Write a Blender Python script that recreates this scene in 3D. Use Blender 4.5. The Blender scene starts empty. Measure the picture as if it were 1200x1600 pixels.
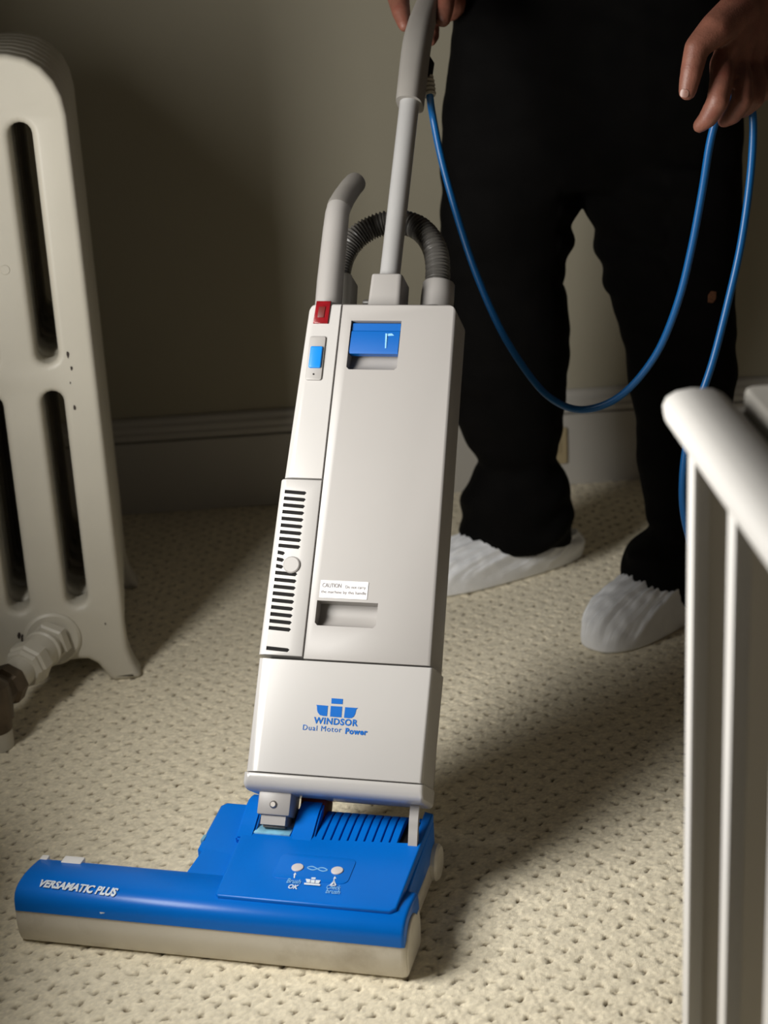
import bpy, bmesh, math, random
import numpy as np
from mathutils import Vector, Matrix, noise
random.seed(7); np.random.seed(7)
S = bpy.context.scene
COL = S.collection
PI = math.pi

# ------------------------------------------------------------------ camera
F, TH, RO, CH = 2667.0, math.radians(20.0), math.radians(3.1), 1.15     # focal length in px of a 1200x1600 frame
CAM = Vector((0, 0, CH))
FW = Vector((0, math.cos(TH), -math.sin(TH)))
_r0 = Vector((1, 0, 0)); _u0 = _r0.cross(FW)
RT = math.cos(RO) * _r0 - math.sin(RO) * _u0
UP = math.cos(RO) * _u0 + math.sin(RO) * _r0
cd = bpy.data.cameras.new('camera'); cam = bpy.data.objects.new('camera', cd); COL.objects.link(cam)
cd.sensor_fit = 'VERTICAL'; cd.sensor_height = 36; cd.sensor_width = 27; cd.lens = F / 1600 * 36
cam.matrix_world = Matrix(((RT.x, UP.x, -FW.x, 0), (RT.y, UP.y, -FW.y, 0), (RT.z, UP.z, -FW.z, CH), (0, 0, 0, 1)))
cd.clip_start = 0.05
cd.dof.use_dof = True; cd.dof.focus_distance = 2.12; cd.dof.aperture_fstop = 5.0
S.camera = cam

# ------------------------------------------------------------------ world, light, exposure
w = bpy.data.worlds.new('world'); S.world = w; w.use_nodes = True
w.node_tree.nodes['Background'].inputs[0].default_value = (0.75, 0.85, 1.0, 1)
w.node_tree.nodes['Background'].inputs[1].default_value = 0.06
AZ = math.radians(3.0)                                  # the house is turned a little against the camera
LW = Vector((-0.77, 2.45, 0)); LD = Vector((-math.sin(AZ), math.cos(AZ), 0)); LN = Vector((math.cos(AZ), math.sin(AZ), 0))
def lwall(s, o, z): return LW + LD * (s - 2.45) + LN * o + Vector((0, 0, z))    # s along the left wall, o into the room
WIN = (1.22, 1.84, 0.50, 1.46)                          # the daylight window in the left wall: s0, s1, z0, z1
ld = bpy.data.lights.new('window_daylight', 'AREA'); ld.shape = 'RECTANGLE'
ld.size = WIN[1] - WIN[0] - .1; ld.size_y = WIN[3] - WIN[2] - .1; ld.energy = 31; ld.color = (1.0, 0.975, 0.93)
lo = bpy.data.objects.new('window_daylight', ld); COL.objects.link(lo)
_c = lwall((WIN[0] + WIN[1]) / 2, -0.05, (WIN[2] + WIN[3]) / 2)
_z = -LN; _x = -LD; _y = _z.cross(_x)
lo.matrix_world = Matrix(((_x.x, _y.x, _z.x, _c.x), (_x.y, _y.y, _z.y, _c.y), (_x.z, _y.z, _z.z, _c.z), (0, 0, 0, 1)))
S.view_settings.view_transform = 'Standard'; S.view_settings.look = 'None'
S.view_settings.gamma = 1.0; S.view_settings.use_curve_mapping = False
S.view_settings.exposure = 0.0

# ------------------------------------------------------------------ pixel of the photograph -> point on a real plane
def ray(x, y): return FW + RT * ((x - 600) / F) - UP * ((y - 800) / F)
def at_y(x, y, Y): d = ray(x, y); return CAM + d * (Y / d.y)
def at_z(x, y, z=0.0): d = ray(x, y); return CAM + d * ((z - CH) / d.z)
def at_plane(x, y, P, n): d = ray(x, y); return CAM + d * ((P - CAM).dot(n) / d.dot(n))

# ------------------------------------------------------------------ materials
def mat(name, col, rough=.5, var=.0, vscale=8., bump=0., bscale=200., metal=0., spec=.5, dirt=None, dscale=3., dmin=.5, dmax=.7, sheen=0., coat=0.):
    m = bpy.data.materials.new(name); m.use_nodes = True; nt = m.node_tree; N = nt.nodes; L = nt.links
    b = N['Principled BSDF']; b.inputs['Base Color'].default_value = (*col, 1); b.inputs['Roughness'].default_value = rough
    b.inputs['Metallic'].default_value = metal; b.inputs['Specular IOR Level'].default_value = spec
    if sheen: b.inputs['Sheen Weight'].default_value = sheen; b.inputs['Sheen Roughness'].default_value = .5
    if coat: b.inputs['Coat Weight'].default_value = coat; b.inputs['Coat Roughness'].default_value = .08
    tc = N.new('ShaderNodeTexCoord'); src = None
    if var or dirt:
        n = N.new('ShaderNodeTexNoise'); n.inputs['Scale'].default_value = vscale; n.inputs['Detail'].default_value = 5
        L.new(tc.outputs['Object'], n.inputs['Vector'])
        r = N.new('ShaderNodeMapRange'); r.inputs[1].default_value = .3; r.inputs[2].default_value = .7
        r.inputs[3].default_value = 1 - var; r.inputs[4].default_value = 1 + var
        L.new(n.outputs['Fac'], r.inputs[0])
        mx = N.new('ShaderNodeVectorMath'); mx.operation = 'SCALE'; mx.inputs[0].default_value = col
        L.new(r.outputs[0], mx.inputs['Scale']); src = mx.outputs[0]
        if dirt:
            n2 = N.new('ShaderNodeTexNoise'); n2.inputs['Scale'].default_value = dscale; n2.inputs['Detail'].default_value = 8
            n2.inputs['Roughness'].default_value = .65
            L.new(tc.outputs['Object'], n2.inputs['Vector'])
            r2 = N.new('ShaderNodeMapRange'); r2.inputs[1].default_value = dmin; r2.inputs[2].default_value = dmax
            L.new(n2.outputs['Fac'], r2.inputs[0])
            mm = N.new('ShaderNodeMix'); mm.data_type = 'RGBA'
            L.new(r2.outputs[0], mm.inputs[0]); L.new(src, mm.inputs[6]); mm.inputs[7].default_value = (*dirt, 1); src = mm.outputs[2]
        L.new(src, b.inputs['Base Color'])
    if bump:
        n = N.new('ShaderNodeTexNoise'); n.inputs['Scale'].default_value = bscale; n.inputs['Detail'].default_value = 3
        L.new(tc.outputs['Object'], n.inputs['Vector'])
        bp_ = N.new('ShaderNodeBump'); bp_.inputs['Strength'].default_value = bump; bp_.inputs['Distance'].default_value = .001
        L.new(n.outputs['Fac'], bp_.inputs['Height']); L.new(bp_.outputs[0], b.inputs['Normal'])
    return m
M_WHITE = mat('vacuum_ivory_plastic', (.345, .328, .313), .36, .02, 6, .03, 900)
M_GLOSS = mat('vacuum_gloss_plastic', (.485, .47, .455), .20, .02, 6, dirt=(.52, .45, .38), dscale=14, dmin=.68, dmax=.85)
M_GREY = mat('vacuum_grey_plastic', (.40, .385, .35), .45, .03, 10, .05, 900)
M_BASE = mat('head_grey_plastic', (.66, .62, .54), .42, .05, 12, .04, 700, dirt=(.42, .37, .29), dscale=9, dmin=.52, dmax=.8)
M_BLUE = mat('blue_plastic', (.0, .145, .60), .30, .03, 14, .04, 800, spec=.3, dirt=(.01, .22, .64), dscale=22, dmin=.66, dmax=.85)
M_BLUE2 = mat('blue_button', (.01, .22, .70), .22)
M_BLACK = mat('black_plastic', (.008, .007, .007), .7, spec=.15)
M_RED = mat('red_lens', (.22, .008, .012), .15, .2, 120)
M_DRED = mat('dark_red_plastic', (.12, .012, .008), .4)
M_GRIP = mat('grip_grey_plastic', (.25, .235, .215), .5, .04, 18, .08, 700)
M_HOSE = mat('hose_grey', (.085, .08, .073), .36)
M_METAL = mat('painted_steel_tube', (.36, .355, .35), .32, .03, 20)
M_STEEL = mat('steel', (.30, .28, .26), .45, metal=.8)
M_LABEL = mat('label_white', (.80, .79, .78), .5)
M_INK = mat('ink_grey', (.16, .14, .15), .6)
M_INKB = mat('ink_blue', (.0, .115, .46), .6, spec=.15)
M_INKW = mat('ink_white', (.70, .78, .85), .5)
M_INKC = mat('ink_pale_blue', (.22, .50, .80), .5)
M_STICK = mat('pale_blue_sticker', (.20, .45, .60), .4, .3, 60)
M_LAMP = mat('indicator_lens', (.62, .58, .58), .35)
M_CORD = mat('blue_cord_rubber', (.0, .085, .27), .38)
M_BOOT = mat('boot_beige', (.42, .39, .31), .5)
M_WALL = mat('wall_paint', (.36, .33, .25), .75, .03, 3, .12, 260)
M_DIM = mat('unseen_wall_dark', (.07, .05, .035), .6, .2, 12)  # for unseen walls, coloured dark to hold down bounced light
M_CEIL = mat('ceiling_paint', (.12, .11, .095), .8, .02, 3)
M_TRIM = mat('trim_paint', (.46, .44, .40), .5, .03, 5, .05, 120)
M_RAD = mat('radiator_paint', (.51, .48, .405), .45, .04, 7, .10, 160, dirt=(.30, .25, .17), dscale=10, dmin=.66, dmax=.80)
M_RADB = mat('radiator_bare_spot', (.03, .02, .015), .7)
M_BRASS = mat('old_brass', (.10, .075, .05), .5, .3, 30, .2, 90, metal=.6)
M_RAIL = mat('railing_white_paint', (.57, .555, .53), .45, .02, 6)
M_CAP = mat('half_wall_cap_paint', (.30, .285, .255), .55, .04, 8)
M_PANEL = mat('half_wall_paint', (.55, .515, .45), .7, .03, 4, .1, 200)
M_CLOTH = mat('black_twill', (.0018, .0016, .0015), .85, .3, 25, .3, 1200, spec=.08)
M_SHIRT = mat('black_knit', (.0018, .0018, .002), .9, .2, 30, .2, 900, spec=.15)
M_COVER = mat('white_nonwoven', (.78, .79, .81), .6, .04, 40, .25, 1500)
M_ELAST = mat('elastic_black', (.02, .02, .02), .8)
M_SKIN = mat('skin', (.185, .072, .047), .5, .18, 45, .35, 420, dirt=(.17, .05, .034), dscale=25, dmin=.5, dmax=.72)
M_NAIL = mat('fingernail', (.26, .14, .11), .4)
M_HAIR = mat('brown_hair', (.03, .018, .01), .7, .2, 60, .4, 300)
M_EYE = mat('eye_white', (.7, .68, .65), .2)
M_IRIS = mat('iris_dark', (.02, .015, .01), .2)
M_OUT = mat('outlet_beige', (.42, .34, .20), .4)

# ------------------------------------------------------------------ mesh helpers
def shade(me, ang=35):
    me.shade_smooth(); me.set_sharp_from_angle(angle=math.radians(ang)); return me
def link(name, me, m, parent=None, ang=35):
    o = bpy.data.objects.new(name, me); COL.objects.link(o)
    if m is not None and not me.materials: me.materials.append(m)
    if parent is not None: o.parent = parent
    if ang: shade(me, ang)
    return o
def bm2me(bm, name='mesh'):
    bmesh.ops.recalc_face_normals(bm, faces=bm.faces)
    me = bpy.data.meshes.new(name); bm.to_mesh(me); bm.free(); return me
def evaluated(o):
    bpy.context.view_layer.update()
    dg = bpy.context.evaluated_depsgraph_get()
    return bpy.data.meshes.new_from_object(o.evaluated_get(dg))
def tmp(data):
    o = bpy.data.objects.new('tmp', data); COL.objects.link(o); return o
def drop(*os):
    for o in os: bpy.data.objects.remove(o, do_unlink=True)
def vmap(me, f):
    for v in me.vertices: v.co = f(*v.co)
    return me
def fixn(me):
    bm = bmesh.new(); bm.from_mesh(me); bmesh.ops.remove_doubles(bm, verts=bm.verts, dist=1e-6)
    bmesh.ops.recalc_face_normals(bm, faces=bm.faces); bm.to_mesh(me); bm.free(); return me
def empty(name, loc, rz=0):
    o = bpy.data.objects.new(name, None); COL.objects.link(o); o.location = loc; o.rotation_euler = (0, 0, rz); o.empty_display_size = .05
    return o
def tag(o, label, cat, group=None):
    o['label'] = label; o['category'] = cat
    if group: o['group'] = group
    return o
def struct(o): o['kind'] = 'structure'; return o
def plate(loops, depth, bevel=0., f=None, res=2):
    """A flat piece: closed outlines (the first the rim, the rest holes), given thickness and rounded edges."""
    cu = bpy.data.curves.new('c', 'CURVE'); cu.dimensions = '2D'; cu.fill_mode = 'BOTH'
    for lp in loops:
        sp = cu.splines.new('POLY'); sp.points.add(len(lp) - 1); sp.use_cyclic_u = True
        for p, q in zip(sp.points, lp): p.co = (q[0], q[1], 0, 1)
    cu.extrude = max(depth / 2 - bevel, 1e-5); cu.bevel_depth = bevel; cu.bevel_resolution = res; cu.offset = -bevel
    o = tmp(cu); me = evaluated(o); drop(o); bpy.data.curves.remove(cu)
    fixn(me)
    if f: vmap(me, f); fixn(me)
    me.materials.clear()
    return me
def text(s, width, height, f, bold=0., shear=0., sp=1.):
    cu = bpy.data.curves.new('t', 'FONT'); cu.body = s; cu.offset = bold; cu.shear = shear; cu.space_character = sp; cu.extrude = 0; cu.resolution_u = 3
    o = tmp(cu); me = evaluated(o); drop(o); bpy.data.curves.remove(cu)
    xs = [v.co.x for v in me.vertices]; ys = [v.co.y for v in me.vertices]
    x0, x1, y0, y1 = min(xs), max(xs), min(ys), max(ys)
    me.materials.clear()
    return vmap(me, lambda x, y, z: f((x - x0) / (x1 - x0) * width, (y - y0) / (y1 - y0) * height))
def join(*mes):
    bm = bmesh.new()
    for m in mes: bm.from_mesh(m)
    me = bpy.data.meshes.new('mesh'); bm.to_mesh(me); bm.free(); return me
def box(x0, x1, y0, y1, z0, z1, bev=0., seg=2, edges=None):
    bm = bmesh.new()
    v = [bm.verts.new((x, y, z)) for z in (z0, z1) for y in (y0, y1) for x in (x0, x1)]
    for f in ((0, 2, 3, 1), (4, 5, 7, 6), (0, 1, 5, 4), (2, 6, 7, 3), (0, 4, 6, 2), (1, 3, 7, 5)): bm.faces.new([v[i] for i in f])
    if bev: bmesh.ops.bevel(bm, geom=list(bm.edges), offset=bev, segments=seg, profile=.5, affect='EDGES')
    return bm2me(bm)
def loft(rings, cap=True, closed=False):
    bm = bmesh.new(); R = [[bm.verts.new(p) for p in r] for r in rings]; n = len(R[0])
    for a, b in zip(R, R[1:] + ([R[0]] if closed else [])):
        for i in range(n): bm.faces.new((a[i], a[(i + 1) % n], b[(i + 1) % n], b[i]))
    if cap and not closed: bm.faces.new(R[0][::-1]); bm.faces.new(R[-1])
    return bm2me(bm)
def frames(path):
    path = [Vector(p) for p in path]; out = []; up = None
    for i, p in enumerate(path):
        t = (path[min(i + 1, len(path) - 1)] - path[max(i - 1, 0)]).normalized()
        if up is None: up = t.orthogonal().normalized()
        up = (up - t * up.dot(t)).normalized(); out.append((p, t, up, t.cross(up)))
    return out
def tube(path, rad, n=12, cap=True):
    fr = frames(path); rr = rad if hasattr(rad, '__len__') else [rad] * len(fr)
    return loft([[p + (u * math.cos(a) + v * math.sin(a)) * r for a in (2 * PI * k / n for k in range(n))] for (p, t, u, v), r in zip(fr, rr)], cap)
def spline(pts, n=8):
    """Catmull-Rom through the points."""
    P = [Vector(p) for p in pts]; P = [2 * P[0] - P[1]] + P + [2 * P[-1] - P[-2]]; out = []
    for i in range(1, len(P) - 2):
        a, b, c, d = P[i - 1:i + 3]
        for k in range(n):
            t = k / n; out.append(.5 * (2 * b + (c - a) * t + (2 * a - 5 * b + 4 * c - d) * t * t + (3 * b - a - 3 * c + d) * t ** 3))
    return out + [P[-2]]
def revolve(prof, o, ax, n=24, hexr=()):
    """Turned piece: (distance along the axis, radius) pairs from point o along ax."""
    ax = Vector(ax).normalized(); u = ax.orthogonal().normalized(); v = ax.cross(u); o = Vector(o)
    return loft([[o + ax * d + (u * math.cos(2 * PI * k / n) + v * math.sin(2 * PI * k / n)) * r for k in range(n)] for d, r in prof])
def cut(me, *cutters):
    o = tmp(me); cs = []
    for c in cutters:
        co = tmp(c); m = o.modifiers.new('b', 'BOOLEAN'); m.operation = 'DIFFERENCE'; m.solver = 'EXACT'; m.object = co; cs.append(co)
    r = evaluated(o); drop(o, *cs); r.materials.clear(); return r
def rrect(x0, x1, y0, y1, r, n=4):
    out = []
    for cx, cy, a0 in ((x1 - r, y1 - r, 0), (x0 + r, y1 - r, 90), (x0 + r, y0 + r, 180), (x1 - r, y0 + r, 270)):
        for k in range(n + 1):
            a = math.radians(a0 + 90 * k / n); out.append((cx + r * math.cos(a), cy + r * math.sin(a)))
    return out
def capsules(bm, pts, rad, seg=12):
    """A chain of tapered limbs (balls and cones), later united into one skin."""
    pts = [Vector(p) for p in pts]
    for p, r in zip(pts, rad): bmesh.ops.create_icosphere(bm, subdivisions=3 if r > .03 else 2, radius=r, matrix=Matrix.Translation(p))
    for (a, ra), (b, rb) in zip(list(zip(pts, rad)), list(zip(pts, rad))[1:]):
        d = b - a
        if d.length < 1e-5: continue
        q = d.to_track_quat('Z', 'Y').to_matrix().to_4x4()
        bmesh.ops.create_cone(bm, cap_ends=True, segments=seg, radius1=ra, radius2=rb, depth=d.length, matrix=Matrix.Translation((a + b) / 2) @ q)
def ellipsoid(bm, c, r, rot=None):
    m = Matrix.Translation(Vector(c)) @ (rot.to_4x4() if rot else Matrix()) @ Matrix.Diagonal((*r, 1))
    bmesh.ops.create_icosphere(bm, subdivisions=3, radius=1, matrix=m)
def remesh(bm, vox, smooth=4, fac=.5):
    me = bpy.data.meshes.new('m'); bm.to_mesh(me); bm.free(); o = tmp(me)
    r = o.modifiers.new('r', 'REMESH'); r.mode = 'VOXEL'; r.voxel_size = vox
    if smooth: s = o.modifiers.new('s', 'SMOOTH'); s.iterations = smooth; s.factor = fac
    out = evaluated(o); drop(o); return out

# ================================================================== THE ROOM
# ---- carpeted floor: loop pile with a lattice of pin-dot pits every 25 mm
def carpet_height(x, y):
    A = np.array([[.0177, .0177], [-.0177, .0177]]); I = np.linalg.inv(A)
    wx = x + .002 * np.sin(y * 37) + .0015 * np.sin(y * 91 + x * 23); wy = y + .002 * np.sin(x * 41 + 1) + .0015 * np.sin(x * 83 - y * 31)
    a = I[0, 0] * wx + I[0, 1] * wy; b = I[1, 0] * wx + I[1, 1] * wy
    h = np.zeros_like(x)
    ia0, ib0 = np.round(a), np.round(b)
    def rnd(i, j, k):
        s = np.sin(i * 127.1 + j * 311.7 + k * 74.7) * 43758.5453; return s - np.floor(s)
    for da in (-1, 0, 1):
        for db in (-1, 0, 1):
            i, j = ia0 + da, ib0 + db
            ci = i + (rnd(i, j, 1) - .5) * .22; cj = j + (rnd(i, j, 2) - .5) * .22
            px = A[0, 0] * ci + A[0, 1] * cj; py = A[1, 0] * ci + A[1, 1] * cj
            for lob in (0, 1):
                th = .6 + (rnd(i, j, 3) - .5) * 1.6 + lob * 1.7
                ox = (rnd(i, j, 5 + lob) - .5) * .006 * (1 + lob); oy = (rnd(i, j, 8 + lob) - .5) * .005 * (1 + lob)
                dx, dy = wx - px - ox, wy - py - oy
                lx = dx * np.cos(th) + dy * np.sin(th); ly = -dx * np.sin(th) + dy * np.cos(th)
                dep = (.0046 if lob == 0 else .0030) * (.55 + .8 * rnd(i, j, 11 + lob))
                h -= dep * np.exp(-(lx / (.0030 + .0022 * rnd(i, j, 14 + lob))) ** 2 - (ly / .0013) ** 2)
            h -= .0007 * np.exp(-((wx - px) ** 2 + (wy - py) ** 2) / .0075 ** 2)
    return h
gx = np.arange(-.86, .62, .0022); gy = np.arange(1.42, 3.32, .0022)
X, Y = np.meshgrid(gx, gy); H = carpet_height(X, Y)
rough_n = np.random.randn(*X.shape); rough_n += .6 * np.random.randn(*X.shape); rough_n = (rough_n + np.roll(rough_n, 1, 0) + np.roll(rough_n, 1, 1) + np.roll(rough_n, (1, 1), (0, 1))) / 2
Z = H + .00032 * rough_n
Z[0, :] = Z[-1, :] = 0; Z[:, 0] = Z[:, -1] = 0
ny, nx = X.shape
co = np.stack([X, Y, Z], -1).reshape(-1, 3)
idx = np.arange(nx * ny).reshape(ny, nx)
q = np.stack([idx[:-1, :-1], idx[:-1, 1:], idx[1:, 1:], idx[1:, :-1]], -1).reshape(-1, 4)
rx0, rx1, ry0, ry1 = -1.3, 2.2, -1.4, 3.5               # the plain remainder of the floor
ex = np.array([[rx0, ry0, 0], [rx1, ry0, 0], [rx1, gy[0], 0], [rx0, gy[0], 0], [rx0, gy[-1], 0], [rx1, gy[-1], 0], [rx1, ry1, 0], [rx0, ry1, 0],
               [gx[0], gy[0], 0], [gx[0], gy[-1], 0], [gx[-1], gy[0], 0], [gx[-1], gy[-1], 0]]); n0 = len(co)
eq = np.array([[0, 1, 2, 3], [4, 5, 6, 7], [3, 8, 9, 4], [10, 2, 5, 11]]) + n0
co = np.concatenate([co, ex]); q = np.concatenate([q, eq])
me = bpy.data.meshes.new('floor'); me.vertices.add(len(co)); me.vertices.foreach_set('co', co.ravel())
me.loops.add(q.size); me.loops.foreach_set('vertex_index', q.ravel().astype(np.int32))
me.polygons.add(len(q)); me.polygons.foreach_set('loop_start', np.arange(0, q.size, 4, dtype=np.int32))
me.update(calc_edges=True); me.validate()
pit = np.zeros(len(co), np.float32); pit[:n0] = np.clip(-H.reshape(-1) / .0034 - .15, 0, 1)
fib = np.zeros(len(co), np.float32); fib[:n0] = (np.random.randn(n0) * .5 + rough_n.reshape(-1) * .5)
at = me.attributes.new('fibre', 'FLOAT', 'POINT'); at.data.foreach_set('value', fib)
at = me.attributes.new('pit', 'FLOAT', 'POINT'); at.data.foreach_set('value', pit)
M_CARP = mat('carpet_loop_pile', (.84, .76, .58), .95, .10, 60, .8, 900, spec=.1, sheen=.15)
nt = M_CARP.node_tree; b = nt.nodes['Principled BSDF']; src = b.inputs['Base Color'].links[0].from_socket
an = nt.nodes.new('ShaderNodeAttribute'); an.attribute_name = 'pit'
mm = nt.nodes.new('ShaderNodeMix'); mm.data_type = 'RGBA'; mm.inputs[7].default_value = (.13, .092, .045, 1)   # shade of the pits painted into the pile colour
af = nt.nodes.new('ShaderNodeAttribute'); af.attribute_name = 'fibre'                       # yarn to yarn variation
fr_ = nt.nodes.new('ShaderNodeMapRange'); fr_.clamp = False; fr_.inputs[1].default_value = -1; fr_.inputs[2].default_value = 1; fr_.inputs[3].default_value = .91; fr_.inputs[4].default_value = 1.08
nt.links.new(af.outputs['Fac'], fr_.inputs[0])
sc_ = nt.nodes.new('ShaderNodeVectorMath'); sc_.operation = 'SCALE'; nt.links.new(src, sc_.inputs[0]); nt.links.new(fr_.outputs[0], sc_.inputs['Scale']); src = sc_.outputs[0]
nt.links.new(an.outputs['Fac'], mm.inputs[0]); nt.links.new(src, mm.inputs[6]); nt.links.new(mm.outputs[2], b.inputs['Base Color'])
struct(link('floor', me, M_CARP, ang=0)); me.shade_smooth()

# ---- walls
BWP = Vector((0, 3.263, 0)); BA = math.radians(2.5); BT = Vector((math.cos(BA), math.sin(BA), 0)); BN = Vector((-math.sin(BA), math.cos(BA), 0))
def bw(x, o, z): return BWP + BT * x - BN * o + Vector((0, 0, z))     # x along the back wall, o out into the room
def slab(f, a0, a1, o0, o1, z0, z1): return vmap(box(a0, a1, o0, o1, z0, z1), lambda x, y, z: f(x, y, z))
struct(link('wall_back', fixn(slab(bw, -1.2, 2.3, -.12, 0, 0, 2.7)), M_WALL))
m = [slab(lwall, -1.3, WIN[0], -.20, 0, 0, 2.7), slab(lwall, WIN[1], 3.3, -.20, 0, 0, 2.7), slab(lwall, WIN[0], WIN[1], -.20, 0, 0, WIN[2]), slab(lwall, WIN[0], WIN[1], -.20, 0, WIN[3], 2.7)]
struct(link('wall_left', fixn(join(*m)), M_WALL))
struct(link('wall_right', box(1.9, 2.02, -1.3, 3.5, 0, 2.7), M_DIM))
struct(link('wall_front', box(-.9, 2.02, -1.42, -1.3, 0, 2.7), M_DIM))
struct(link('ceiling', box(-1.2, 2.02, -1.42, 3.5, 2.7, 2.8), M_CEIL))
wf = link('window_1', fixn(join(slab(lwall, WIN[0], WIN[0] + .05, -.14, -.09, WIN[2], WIN[3]), slab(lwall, WIN[1] - .05, WIN[1], -.14, -.09, WIN[2], WIN[3]),
    slab(lwall, WIN[0], WIN[1], -.14, -.09, WIN[2], WIN[2] + .05), slab(lwall, WIN[0], WIN[1], -.14, -.09, WIN[3] - .05, WIN[3]))), M_TRIM)
struct(wf)
struct(link('shade_board_1', fixn(slab(lwall, WIN[0] - .05, WIN[1], -.14, .12, WIN[2] - .03, WIN[2])), M_TRIM))     # unseen deep window board, added to shade the floor near the wall
# ---- tall baseboard with a moulded cap
prof = [(0, .0), (.016, .0), (.016, .147), (.006, .148), (.006, .153), (.021, .154), (.022, .164), (.018, .168), (.018, .178), (.013, .184), (.011, .192), (.006, .196), (0, .196)]
struct(link('baseboard_back', loft([[bw(x, o, z) for o, z in prof] for x in (-1.1, 2.2)]), M_TRIM, ang=20))
struct(link('baseboard_left', loft([[lwall(s, o, z) for o, z in prof] for s in (-1.2, 3.25)]), M_TRIM, ang=20))
# ---- beige socket plate on the baseboard, mostly behind the leg
ol = tag(empty('electrical_outlet', bw(.317, .0162, .085), BA), 'beige electrical socket plate on the tall baseboard behind the trouser leg', 'outlet')
link('cover_plate', plate([rrect(-.057, .057, -.038, .038, .004)], .006, .002, lambda x, y, z: Vector((x, -.003 - z, y))), M_OUT, ol)
for sx in (-.028, .028):
    r = link('receptacle', plate([rrect(sx - .016, sx + .016, -.014, .014, .006)], .003, .0008, lambda x, y, z: Vector((x, -.0068 - z, y))), M_OUT, ol)
link('screw', plate([rrect(-.003, .003, -.003, .003, .0029)], .0015, 0, lambda x, y, z: Vector((x, -.0064 - z, y))), M_STEEL, ol)

# ================================================================== RADIATOR
RA = math.radians(7.4)
RP = at_z(205, 1062)
rad = tag(empty('radiator', RP, RA), 'tall cream cast iron column radiator with vertical slots, standing on feet at left', 'radiator')
HC = -.1135                                             # centre line of a section, right edge at 0
def sect_outline(legs):
    r = [(HC + .015, .966), (-.075, .964), (-.05, .957), (-.03, .944), (-.014, .924), (-.005, .902), (-.001, .875), (0, .7), (0, .4), (0, .15), (-.0005, .12), (-.001, .085)]
    if legs: r += [(.000, .055), (.004, .035), (.010, .018), (.016, .007), (.015, .0), (.008, -.001), (-.026, -.001), (-.034, .006), (-.040, .018), (-.049, .032), (-.062, .041), (-.078, .0425), (-.095, .042)]
    else: r += [(-.006, .06), (-.020, .05), (-.045, .044), (-.078, .0425), (-.095, .042)]
    return r + [(2 * HC - x, z) for x, z in r[::-1]]
def slot(x0, x1, z0, z1):
    r = (x1 - x0) / 2; c = (x0 + x1) / 2
    return [(c + r * math.cos(a), z1 - r + r * math.sin(a)) for a in np.linspace(0, PI, 9)] + [(c + r * math.cos(a), z0 + r + r * math.sin(a)) for a in np.linspace(PI, 2 * PI, 9)]
slots = []
for cx in (-.069, 2 * HC + .069):
    for z0, z1 in ((.520, .870), (.133, .478)): slots.append(slot(cx - .0165, cx + .0165, z0, z1))
def section(legs): return plate([sect_outline(legs)] + slots, .052, .010, lambda x, y, z: Vector((x, z + .026, y)), 4)
s_leg, s_mid = section(True), section(False)
for k in range(7):
    o = link('section', s_leg if k in (0, 6) else s_mid, M_RAD, rad); o.location = (0, k * .0635, 0)
for zz in (.084, .915):
    link('hub_nipple', revolve([(.01, .026), (6 * .0635 + .03, .026)], (HC, 0, zz), (0, 1, 0)), M_RAD, rad)
hb = link('hub_boss', revolve([(-.002, .0), (-.006, .040), (-.003, .044), (.010, .046), (.02, .046)][::1], (HC, 0, .084), (0, 1, 0), 32), M_RAD, rad)
link('plug_mark', revolve([(-.0012, .0), (-.0012, .0065), (.001, .008)], (HC - .0, 0, .665), (0, 1, 0)), M_RAD, rad)
hp = Vector((HC, -.004, .084))
_rv = Matrix.Rotation(-RA, 3, 'Z') @ (at_z(-4, 1166) - RP); _rv.z = .074
vlen = (_rv - hp).length; vdir = (_rv - hp).normalized()
link('bushing_nut', revolve([(0, .0335), (.014, .0335), (.017, .030), (.017, .0)], hp, vdir, 6), M_RAD, rad, 20)
link('union_tailpiece', revolve([(.015, .024), (.026, .024), (.027, .030), (.033, .031), (.036, .028), (.062, .0275), (.066, .02)], hp, vdir), M_RAD, rad)
link('union_nut', revolve([(.062, .0), (.062, .031), (.066, .0345), (.086, .0345), (.090, .031), (.096, .032), (.102, .029), (.102, .0)], hp, vdir, 8), M_RAD, rad, 20)
link('pipe_stub', revolve([(.10, .0235), (vlen - .04, .0235)], hp, vdir), M_RAD, rad)
link('valve_collar', revolve([(vlen - .062, .0), (vlen - .062, .028), (vlen - .058, .031), (vlen - .040, .031), (vlen - .036, .025), (vlen - .01, .024), (vlen, .0)], hp, vdir, 8), M_BRASS, rad, 20)
vc = hp + vdir * vlen
vb = link('valve_body', revolve([(-.052, .020), (-.045, .026), (-.03, .026), (-.028, .030), (-.012, .031), (.012, .031), (.024, .028), (.030, .020), (.040, .012), (.040, .0)], vc, (0, 0, 1), 20), M_BRASS, rad, 25)
link('valve_handle', revolve([(.038, .008), (.062, .008), (.063, .018), (.068, .021), (.078, .021), (.082, .016), (.083, .0)], vc, (0, 0, 1), 20), M_RAD, vb)
link('supply_pipe', revolve([(-vc.z, .025), (-.046, .025), (-.044, .0)], vc, (0, 0, 1), 20), M_RAD, rad)
for x, z, s in ((-.039, .533, .006), (-.036, .512, .004), (-.038, .452, .0045), (-.158, .088, .009), (-.163, .095, .006), (-.040, .49, .002), (-.03, .1, .0025)):
    pts = [(x + s * (.5 + .5 * random.random()) * math.cos(a) * .6, z + s * (.6 + .6 * random.random()) * math.sin(a)) for a in np.linspace(0, 2 * PI, 9)[:-1]]
    link('paint_chip', plate([pts], .0006, 0, lambda x, y, z: Vector((x, -.0003 + z, y))), M_RADB, rad)

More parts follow.
